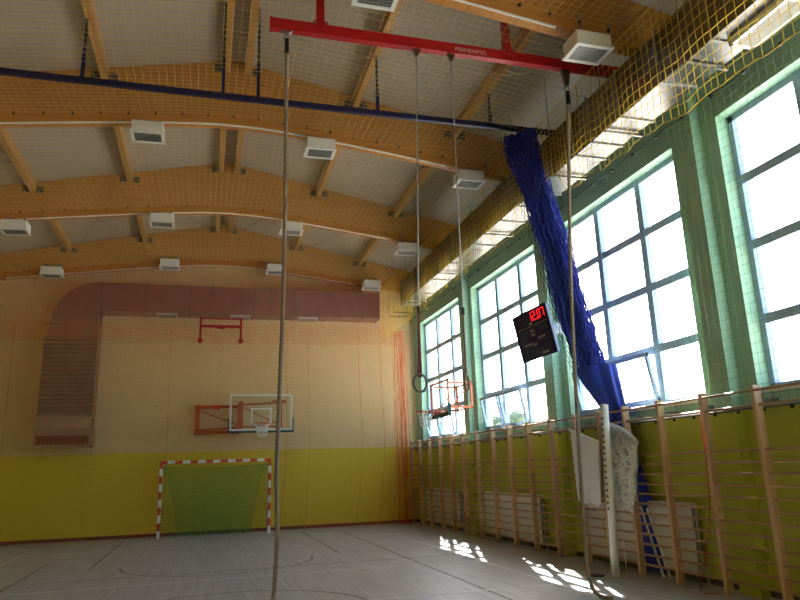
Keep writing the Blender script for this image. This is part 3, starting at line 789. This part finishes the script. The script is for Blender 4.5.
for (a0, a1, b0) in ((-.06, .08, .19), (-.08, .08, .05), (-.04, .05, -.03), (-.45, -.08, -.19), (.18, .48, -.12), (-.05, .06, -.22), (.2, .46, -.42)):
    pr_ = MB(); n = max(3, int((a1-a0)/.05))
    for i in range(n):
        aa = a0+(a1-a0)*i/n
        V = [SB(a, b_, c) for c in (.018, .021) for a, b_ in ((aa,b0),(aa+.032,b0),(aa+.032,b0+.04),(aa,b0+.04))]
        pr_.add(V, [(0,1,2,3),(7,6,5,4),(0,4,5,1),(1,5,6,2),(2,6,7,3),(3,7,4,0)])
    pr_.build('small_print', M['print'], t)['kind'] = 'stuff'
SEG = {'0': 'abcdef', '1': 'bc', '2': 'abged', '7': 'abc'}
def digit(ch, a0):
    b = MB(); wd, ht, th = .11, .175, .02; b0 = .245
    R_ = {'a': (0, wd, ht-th, ht), 'd': (0, wd, 0, th), 'g': (0, wd, ht/2-th/2, ht/2+th/2), 'f': (0, th, ht/2, ht), 'b': (wd-th, wd, ht/2, ht), 'e': (0, th, 0, ht/2), 'c': (wd-th, wd, 0, ht/2)}
    for s in SEG[ch]:
        x0, x1, y0, y1 = R_[s]
        V = [SB(a0+a, b0+b_, c) for c in (.013, .020) for a, b_ in ((x0,y0),(x1,y0),(x1,y1),(x0,y1))]
        b.add(V, [(0,1,2,3),(7,6,5,4),(0,4,5,1),(1,5,6,2),(2,6,7,3),(3,7,4,0)])
    b.build('digit', M['digit'], t)
for ch, a0 in (('1', -.02), ('2', .14), ('0', .345), ('7', .50)): digit(ch, a0)
cn = MB()
for b0 in (.24,):
    V = [SB(a, b_, c) for c in (.013, .020) for a, b_ in ((.283,b0),(.313,b0),(.313,b0+.03),(.283,b0+.03))]
    cn.add(V, [(0,1,2,3),(7,6,5,4),(0,4,5,1),(1,5,6,2),(2,6,7,3),(3,7,4,0)])
cn.build('decimal_point', M['digit'], t)
bk = MB(); bk.box(6.22, 6.53, 11.86, 12.06, 4.12, 4.30).build('wall_bracket', M['case'], t)
MB().box(6.20, 6.50, 11.14, 11.36, 4.03, 4.21).build('wall_bracket', mat('pale_blue_bracket', (.46,.56,.66), .4), t)
MB().bar((6.36, 11.3, 4.11), (6.53, 11.95, 4.15), .06, .12).build('wall_bracket', M['case'], t)

# ------------------------------------------------------------------ handball goal
GX, GY = -1.17, 20.20
def goal():
    t = thing('handball_goal', (GX+1.54, GY, 0), 'handball goal with red and white striped posts and a green net', 'goal')
    return t
GY = 20.72
t = goal()
for x in (GX, GX+3.0):
    for i in range(10):
        z0 = 2.08-.208*(i+1); MB().bevbox(x, x+.08, GY-.04, GY+.04, z0, z0+.208, .004).build('post_segment', M['orange_red' if i % 2 == 0 else 'white'], t)
n = 13; x0 = GX+.20; wdt = 2.68/n
for xa in (GX+.08, GX+2.88): MB().bevbox(xa, xa+.12, GY-.04, GY+.04, 2.0, 2.08, .004).build('crossbar_segment', M['orange_red'], t)
for i in range(n):
    MB().bevbox(x0+wdt*i, x0+wdt*(i+1), GY-.04, GY+.04, 2.0, 2.08, .004).build('crossbar_segment', M['white' if i % 2 == 0 else 'orange_red'], t)
for x in (GX+.04, GX+3.04):
    MB().tube([(x, GY+.03, 2.03), (x, GY+.28, 1.97), (x, GY+.42, 1.75), (x, GY+.68, .05), (x, GY+.04, .02)], .014, 6).build('net_bracket', M['steel_dark'], t)
def gback(u, v):
    x = GX+.10+2.88*u; ins = .42*v**.7
    x = x+(ins if u < .5 else -ins)*abs(1-2*u)
    return (x, GY+.12+.56*v**.8, 1.93-.07*math.sin(math.pi*u)-1.88*v+(.02*math.sin(u*40)*v))
nb = MB()
for i in range(81): nb.tube([gback(i/80, k/8) for k in range(9)], .0046, 3, cap=False)
for j in range(53): nb.tube([gback(k/30, j/52) for k in range(31)], .0046, 3, cap=False)
nb.tube([gback(k/40, 0) for k in range(41)], .010, 4); nb.tube([gback(k/40, 1) for k in range(41)], .013, 4)
nb.build('back_net', M['net_green'], t)
def gtop(u, v):
    a = Vector((GX+.10+2.88*u, GY+.03, 1.99)); return a.lerp(Vector(gback(u, 0)), v)
for s in (0, 1):
    sn = MB()
    def gs(u, v):
        a = Vector((GX+(.07 if s == 0 else 3.01), GY+.03, 1.98-1.93*v)); return a.lerp(Vector(gback(s, v)), u)
    for i in range(8): sn.tube([gs(i/7, k/8) for k in range(9)], .003, 3, cap=False)
    for j in range(24): sn.tube([gs(k/3, j/23) for k in range(4)], .003, 3, cap=False)
    sn.build('side_net', M['net_green'], t)

# ------------------------------------------------------------------ basketball hoops
def hoop_ring(b_, cx, cy, cz, r=.225):
    return [(cx+r*math.cos(a), cy+r*math.sin(a), cz) for a in [i*math.pi/12 for i in range(24)]]
def hoop_net(cx, cy, cz, r=.225, h=.36):
    b = MB(); n = 12
    for s in (1, -1):
        for i in range(n):
            pts = []
            for k in range(9):
                v = k/8; a = 2*math.pi*(i/n)+s*v*1.0; rr = r*(1-.48*v**.7); pts.append((cx+rr*math.cos(a), cy+rr*math.sin(a), cz-h*v))
            b.tube(pts, .006, 3, cap=False)
    for v in (.3, .6, 1):
        rr = r*(1-.48*v**.7); b.tube([(cx+rr*math.cos(a), cy+rr*math.sin(a), cz-h*v) for a in [i*math.pi/8 for i in range(16)]], .006, 3, closed=True)
    return b
t = thing('basketball_hoop', (.6, 21.4, 2.85), 'swivelling basketball hoop with clear board and red wall frame above the goal', 'basketball hoop')
BYb = 20.36; bx0, bx1, bz0, bz1 = .675, 2.475, 2.86, 3.91
MB().box(bx0, bx1, BYb, BYb+.015, bz0, bz1).build('backboard', M['board_glass'], t)
bo = MB(); e = .055
bo.box(bx0, bx1, BYb-.012, BYb, bz1-e, bz1).box(bx0, bx1, BYb-.012, BYb, bz0, bz0+e).box(bx0, bx0+e, BYb-.012, BYb, bz0+e, bz1-e).box(bx1-e, bx1, BYb-.012, BYb, bz0+e, bz1-e)
bo.build('board_border', M['white'], t)
cxb = (bx0+bx1)/2
sq = MB().box(cxb-.295, cxb+.295, BYb-.010, BYb, 3.46, 3.51).box(cxb-.295, cxb-.245, BYb-.010, BYb, 3.06, 3.46).box(cxb+.245, cxb+.295, BYb-.010, BYb, 3.06, 3.46)
sq.build('target_square', M['white'], t)
pd = MB().box(bx0-.02, bx1+.02, BYb-.03, BYb+.04, bz0-.06, bz0-.0).box(bx0-.035, bx0, BYb-.03, BYb+.04, bz0-.06, bz0+.36).box(bx1, bx1+.035, BYb-.03, BYb+.04, bz0-.06, bz0+.36)
pd.build('edge_padding', M['green_pad'], t)
rg = MB().tube(hoop_ring(0, cxb, BYb-.38, 3.05), .011, 6, closed=True); rg.box(cxb-.1, cxb+.1, BYb-.16, BYb-.01, 3.0, 3.05)
rg.build('rim', M['orange_red'], t); hoop_net(cxb, BYb-.38, 3.04).build('hoop_net', M['net_white'], t)
fr = MB(); wy = 21.48
fr.bar((-.28, wy, 3.66), (1.02, wy, 3.66), .09, .08).bar((-.28, wy, 2.90), (1.02, wy, 2.90), .09, .10)
fr.bar((-.24, wy, 2.9), (-.24, wy, 3.66), .08, .09).bar((.98, wy, 2.9), (.98, wy, 3.66), .08, .09)
for x in (-.24, .98):
    for z in (2.9, 3.66): fr.box(x-.06, x+.06, wy, YB, z-.06, z+.06)
fr.build('wall_frame', M['orange_red'], t)
a1 = MB(); fy = 20.55
a1.bar((-.22, 21.40, 3.60), (1.0, fy+.1, 3.60), .05, .05).bar((-.22, 21.40, 2.97), (1.0, fy+.1, 2.97), .05, .05).bar((-.18, 21.38, 2.97), (-.18, 21.38, 3.6), .05, .05)
a1.bar((-.2, 21.4, 3.55), (1.0, fy+.1, 3.02), .03, .03).box(.22, .42, 20.98, 21.10, 3.54, 3.66)
a1.build('swing_arm', M['orange_red'], t)
a2 = MB(); a2.box(.93, 1.06, fy-.05, fy+.08, 2.92, 3.72)
a2.bar((1.0, fy, 3.62), (2.2, fy-.1, 3.68), .04, .05).bar((1.0, fy, 2.98), (2.2, fy-.1, 2.98), .04, .05).bar((2.16, fy-.1, 2.95), (2.16, fy-.1, 3.72), .05, .05)
a2.bar((1.05, fy, 3.55), (2.1, fy-.1, 3.03), .03, .03).box(1.9, 2.3, fy-.16, fy-.1, 3.66, 3.74).box(1.5, 1.66, BYb+.015, fy, 2.96, 3.04)
a2.build('board_frame', M['orange_red'], t)

t = thing('basketball_hoop', (6.5, 16.75, 2.9), 'small orange-framed basketball hoop on the pilaster between the windows', 'basketball hoop')
SX = 5.82; sy0, sy1, sz0, sz1 = 16.07, 17.45, 2.97, 3.82
MB().box(SX, SX+.012, sy0, sy1, sz0, sz1).build('backboard', M['board_glass'], t)
bo = MB(); e = .05
bo.box(SX-.012, SX+.03, sy0, sy0+e, sz0, sz1).box(SX-.012, SX+.03, sy1-e, sy1, sz0, sz1).box(SX-.012, SX+.03, sy0, sy1, sz1-e, sz1).box(SX-.012, SX+.03, sy0, sy1, sz0, sz0+e)
bo.build('board_border', M['orange_frame'], t)
pd = MB().box(SX-.04, SX+.05, sy0-.02, sy1+.02, sz0-.07, sz0).box(SX-.04, SX+.05, sy0-.03, sy0, sz0-.07, sz0+.24)
pd.build('edge_padding', M['green_pad'], t)
cyb = (sy0+sy1)/2
rg = MB().tube(hoop_ring(0, SX-.40, cyb, 3.05), .012, 6, closed=True); rg.box(SX-.17, SX-.01, cyb-.1, cyb+.1, 3.0, 3.05).build('rim', M['orange_red'], t)
hoop_net(SX-.40, cyb, 3.04).build('hoop_net', M['net_white'], t)
cf = MB()
for y in (16.22, 17.25):
    cf.bar((SX+.03, y, 3.74), (6.53, y, 3.74), .05, .05).bar((SX+.03, y, 3.12), (6.53, y, 3.12), .05, .055).bar((6.50, y, 3.08), (6.50, y, 3.76), .05, .05)
    cf.bar((SX+.05, y, 3.05), (6.49, y, 3.72), .03, .03)
cf.bar((6.50, 16.22, 3.74), (6.50, 17.25, 3.74), .04, .04).bar((6.50, 16.22, 3.12), (6.50, 17.25, 3.12), .04, .04)
cf.build('cantilever_frame', M['orange_frame'], t)

t = thing('wall_bracket', (.37, 21.5, 5.5), 'red steel wall bracket with two round feet under the end-wall duct', 'bracket')
fy = 20.80
b = MB(); b.bar((-.24, fy, 6.0), (.98, fy, 6.0), .06, .07).bar((-.24, fy+.02, 6.24), (.98, fy+.02, 6.24), .04, .04)
for x in (-.22, .96): b.bar((x, fy, 6.26), (x, fy, 5.56), .065, .065); b.bar((x, fy, 6.12), (x, YB, 6.12), .05, .05)
b.box(.26, .48, fy-.05, fy+.04, 5.93, 6.03)
b.build('frame', M['red'], t)
for x in (-.22, .96):
    MB().tube([(x, fy-.04, 5.56), (x, fy+.04, 5.56)], .075, 14).build('round_foot', M['red'], t)
t = thing('wall_bracket', (-5.8, 20.9, 5.7), 'dark red steel bracket at the corner beside the end-wall drop duct', 'bracket')
MB().bar((-5.72, 20.75, 5.72), (-5.72, 20.75, 6.6), .09, .09).bar((-5.95, 20.75, 6.2), (-5.72, 20.75, 6.2), .06, .06).build('upright', M['strap'], t)
MB().bar((-5.74, 20.74, 6.42), (-5.56, 20.74, 6.42), .03, .03).build('peg', M['steel_dark'], t)

# ------------------------------------------------------------------ wall bars
POSTS = [21.36, 20.42, 19.46, 18.52, 17.60, 16.70, 15.74, 14.79, 13.86, 12.93, 11.98, 11.02, 10.26, 9.50, 8.63, 7.70, 6.77, 5.84, 4.91]
RUNGS = [2.435, 2.262, 1.74, 1.60, 1.46, 1.32, 1.175, 1.03, .885, .74, .595, .45, .30, .16]
units = [(0,1,2), (2,3,4), (4,5,6), (6,7,8), (8,9,10), (10,11,12), (12,13,14), (14,15,16), (16,17,18)]
for ui, idx in enumerate(units):
    ys = [POSTS[i] for i in idx]
    nth = len(units)-1-ui
    t = thing('wall_bars', (6.42, ys[1], 0), f'double beech wall bars unit on the window wall, {ORD[ui]} from the yellow end wall', 'wall bars', 'beech wall bars')
    for k, y in enumerate(ys):
        y0, y1 = (y-.026, y+.026) if k == 1 else ((y-.026, y-.001) if k == 0 else (y+.001, y+.026))
        ft = MB().bevbox(6.335, 6.445, y0, y1, 0, 2.5, .005).build('post', M['bars'], t)
        MB().box(6.445, 6.53 if any(abs(y-c) < .2 for c in BEAMS) else XR, y0+.004, y1-.004, 2.3, 2.34).build('wall_iron', M['steel_dark'], ft)
    for a, b_ in ((ys[0], ys[1]), (ys[1], ys[2])):
        for i, z in enumerate(RUNGS):
            xr = 6.345 if i < 1 else 6.385
            rb = MB(); rb.tube([(xr, a-.02, z), (xr, b_+.02, z)], .0175, 8, cap=False); rb.build('rung', M['rung'], t, smooth=True)

# radiators behind the bars
for k, yc in enumerate((19.05, 14.45, 9.86)):
    t = thing('radiator', (6.62, yc, .13), f'long white panel radiator behind the wall bars under the {ORD[k]} window from yellow end wall', 'radiator', 'panel radiators')
    MB().bevbox(6.545 if k else 6.56, 6.575, yc-1.43, yc+1.43, .14, 1.05, .006).build('front_panel', M['radiator'], t)
    MB().bevbox(6.62, 6.645, yc-1.43, yc+1.43, .14, 1.05, .006).build('rear_panel', M['radiator'], t)
    gr = MB().box(6.56, 6.64, yc-1.42, yc+1.42, 1.045, 1.062)
    gr.build('top_grille', M['radiator'], t)
    fn_ = MB()
    for i in range(70): y = yc-1.38+2.76*i/69; fn_.box(6.577, 6.618, y-.004, y+.004, .17, 1.03)
    fn_.build('fins', M['steel_dark'], t)['kind'] = 'stuff'
    br = MB()
    for s in (-1.1, 1.1): br.box(6.645, XR, yc+s-.03, yc+s+.03, .3, .9)
    br.build('wall_bracket', M['steel_dark'], t)
    MB().tube([(6.61, yc-1.43, .22), (6.61, yc-1.52, .22), (6.61, yc-1.52, 0)], .012, 6).build('feed_pipe', M['radiator'], t)

# ------------------------------------------------------------------ gear stored by the wall bars
t = thing('volleyball_post', (5.93, 9.5, 0), 'white tubular volleyball post leaning on the wall bars', 'post')
MB().tube([(5.93, 9.5, 0), (6.04, 9.52, 2.52)], .062, 14).build('tube', M['white'], t, smooth=True)
sl = MB()
for i in range(16):
    z = .95+i*.09; x = 5.93+.11*z/2.52; y = 9.5+.02*z/2.52
    sl.box(x-.068, x-.055, y-.03, y-.005, z, z+.035)
sl.build('pin_slots', M['black'], t)['kind'] = 'stuff'
MB().tube([(6.04, 9.52, 2.515), (6.042, 9.52, 2.53)], .066, 14).build('end_cap', M['white_plastic'], t)

def sheet_bag(name, pts_top, pts_bot, thick, m, label, seed, ripple, net_over):
    rnd = random.Random(seed)
    t = thing(name, (pts_bot[0][0], (pts_bot[0][1]+pts_bot[1][1])/2, pts_bot[0][2]), label, 'net bag')
    A, B = Vector(pts_top[0]), Vector(pts_top[1]); C, D = Vector(pts_bot[0]), Vector(pts_bot[1])
    def surf(u, v):
        an = 2*math.pi*u
        s = .5-.5*math.cos(an); side = math.sin(an)
        p = A.lerp(B, s).lerp(C.lerp(D, s), v)
        bulge = thick*(math.sin(math.pi*min(1, v*.9+.08))**.6)
        r_ = ripple*math.sin(s*22+v*3)*v
        return p+Vector((-side*bulge*.5+(r_ if side > 0 else 0), ripple*.4*math.sin(v*17+s*5), .03*math.sin(s*13)*v))
    MB().grid(surf, 72, 26).build('net_cover' if not net_over else 'net_bundle', m, t, smooth=True)
    rl_ = MB().tube([A.lerp(B, i/12)+Vector((-.02, 0, -.02+(.03*math.sin(math.pi*i/12) if net_over else 0))) for i in range(13)], [(.03 if not net_over else .075)*(.55+.45*math.sin(math.pi*(i+.6)/13.2)) for i in range(13)], 10)
    rl_.build('rolled_edge', m, t, smooth=True)
    if net_over:
        b = MB()
        for k in range(26):
            ph = rnd.uniform(0, 6.28); u0 = rnd.uniform(.02, .48)
            pts = [Vector(surf(u0+.05*math.sin(v*14+ph), v))+Vector((-.014, 0, 0)) for v in [i/24 for i in range(25)]]
            b.tube(pts, .008, 4, cap=False)
        for k in range(30):
            v0 = rnd.uniform(.1, 1.0)
            pts = [Vector(surf(u, min(1.0, v0+.03*math.sin(u*40+k))))+Vector((-.012, 0, 0)) for u in [.02+.46*i/20 for i in range(21)]]
            b.tube(pts, .008, 4, cap=False)
        # loops dangling at the lower edge
        for k in range(12):
            p = Vector(surf(.05+.4*k/12, 1)); b.tube([p, p+Vector((-.02, .01, -.06)), p+Vector((0, -.02, -.09)), p+Vector((0, -.03, 0))], .005, 3, cap=False)
        b.build('knotted_mesh', M['net_white'], t)
    else:
        b = MB(); b.tube([Vector(surf(.02+.46*i/20, 0))+Vector((-.01, 0, .0)) for i in range(21)], .018, 6); b.build('hem', M['net_white'], t)
    return t
sheet_bag('net_bag', [(6.24, 10.98, 2.24), (6.22, 10.05, 1.98)], [(6.24, 10.93, 1.02), (6.24, 10.22, .98)], .15, M['white_cloth'], 'smooth white net cover slung over the wall bars beside the leaning post', 1, .012, False)
sheet_bag('net_bag', [(6.20, 9.70, 2.24), (6.18, 8.96, 1.93)], [(6.22, 9.72, 1.06), (6.22, 9.26, 1.0)], .22, mat('grey_net_folds', (.42,.43,.42), .9, var=.35, scale=28, bump=.8, bscale=40), 'crumpled white knotted net bundle hanging beside the blue cover', 2, .03, True)
for (p, q, w_) in (((6.49, 9.52, .98), (6.49, 9.14, 0), 'leaning close to the blue cover'), ((6.49, 9.36, .95), (6.49, 8.98, 0), 'leaning just beside its twin')):
    o = MB().tube([q, p], .018, 8).build('thin_pole', M['white'], origin=q); tag(o, f'thin white pole behind the wall bars, {w_}', 'pole', 'thin white poles')
tag(MB().tube(bez([(6.30, 7.70, 2.22), (6.31, 7.70, 1.7), (6.31, 7.76, 1.0), (6.30, 7.98, .35), (6.25, 8.05, .02), (6.15, 7.85, .006), (6.30, 7.74, .006)], 10), .006, 5).build('cord', M['red_cord'], origin=(6.3, 7.8, 0)), 'thin red cord dangling from a wall bars post to the floor', 'cord')
tag(MB().tube(bez([(6.30, 10.42, 1.6), (6.29, 10.36, 1.0), (6.26, 10.2, .5), (6.24, 10.1, .14), (6.15, 10.05, .01), (6.0, 9.85, .008)], 10), .009, 5).build('cord', M['yellow_cord'], origin=(6.2, 10.1, 0)), 'yellowish cord hanging below the smooth white net cover', 'cord')
tag(MB().tube(bez([(6.29, 9.78, 1.0), (6.28, 9.76, .5), (6.27, 9.74, .05), (6.2, 9.7, .008)], 10), .006, 5).build('cord', M['net_white'], origin=(6.28, 9.75, 0)), 'white tie string hanging between the post and the wall bars', 'cord')
tag(MB().tube([(5.75, 9.72, 0), (5.75, 9.72, .012)], .11, 20).build('floor_socket', M['black'], origin=(5.75, 9.72, 0)), 'round black floor socket cover near the volleyball post', 'socket cover')

# ------------------------------------------------------------------ outside the windows
gd = MB().box(7.11, 120, -60, 160, -.6, -.4).build('ground_outside', M['yard_bounce'], origin=(60, 50, -.4)); tag(gd, 'unseen yard outside the tall windows, paved pale to bounce sunlight onto the ceiling', 'yard', kind='structure')  # unseen ground, made pale so sunlight bounces up to the ceiling
def tree(x, y, h, r, label, seed):
    rnd = random.Random(seed)
    t = thing('tree', (x, y, -.4), label, 'tree', 'trees outside the hall')
    MB().tube([(x, y, -.4), (x+.1, y, h*.5), (x, y+.1, h*.8)], [r*.09, r*.06, r*.03], 7).build('trunk', M['bark'], t)
    b = MB()
    for k in range(16):
        cx, cy, cz = x+rnd.gauss(0, r*.42), y+rnd.gauss(0, r*.42), h*.62+rnd.gauss(0, h*.15)
        rr = r*rnd.uniform(.32, .55); V = []; F = []
        n, m = 10, 7
        for i in range(m+1):
            for j in range(n):
                th = math.pi*i/m; ph = 2*math.pi*j/n; k2 = rr*rnd.uniform(.82, 1.12)
                V.append((cx+k2*math.sin(th)*math.cos(ph), cy+k2*math.sin(th)*math.sin(ph), cz+k2*math.cos(th)))
        for i in range(m):
            for j in range(n): F.append((i*n+j, i*n+(j+1) % n, (i+1)*n+(j+1) % n, (i+1)*n+j))
        b.add(V, F)
    b.build('crown', M['leaf'], t)
tree(24, 52, 5.6, 2.3, 'rounded garden tree beside the house seen through the second window from the end wall', 1)
tree(20, 66, 5.2, 2.6, 'broad low garden tree beyond the farthest window from the camera end', 2)
tree(52, 62, 5.5, 2.4, 'garden tree standing alone past the tiled house', 3)
t = thing('house', (33, 72, -.4), 'pale house with a pitched tile roof outside the windows', 'house')
hx0, hx1, hy0, hy1 = 27, 37, 68, 77
MB().box(hx0, hx1, hy0, hy1, -.4, 3.6).build('walls', M['house'], t)
MB().prism([(hx0-.5, 3.5), (hx1+.5, 3.5), ((hx0+hx1)/2, 6.6)], 1, hy0-.5, hy1+.5).build('roof', M['tile'], t)
for x in (28.6, 31.4, 34.4):
    wv = MB().box(x-.6, x+.6, hy0-.06, hy0+.0, .9, 2.3).build('window', M['white'], t)
    MB().box(x-.5, x+.5, hy0-.08, hy0-.06, 1.0, 2.2).build('pane', M['lamp_dark'], wv)
MB().box(29, 29.7, 71, 71.7, 4.5, 7.0).build('chimney', M['tile'], t)
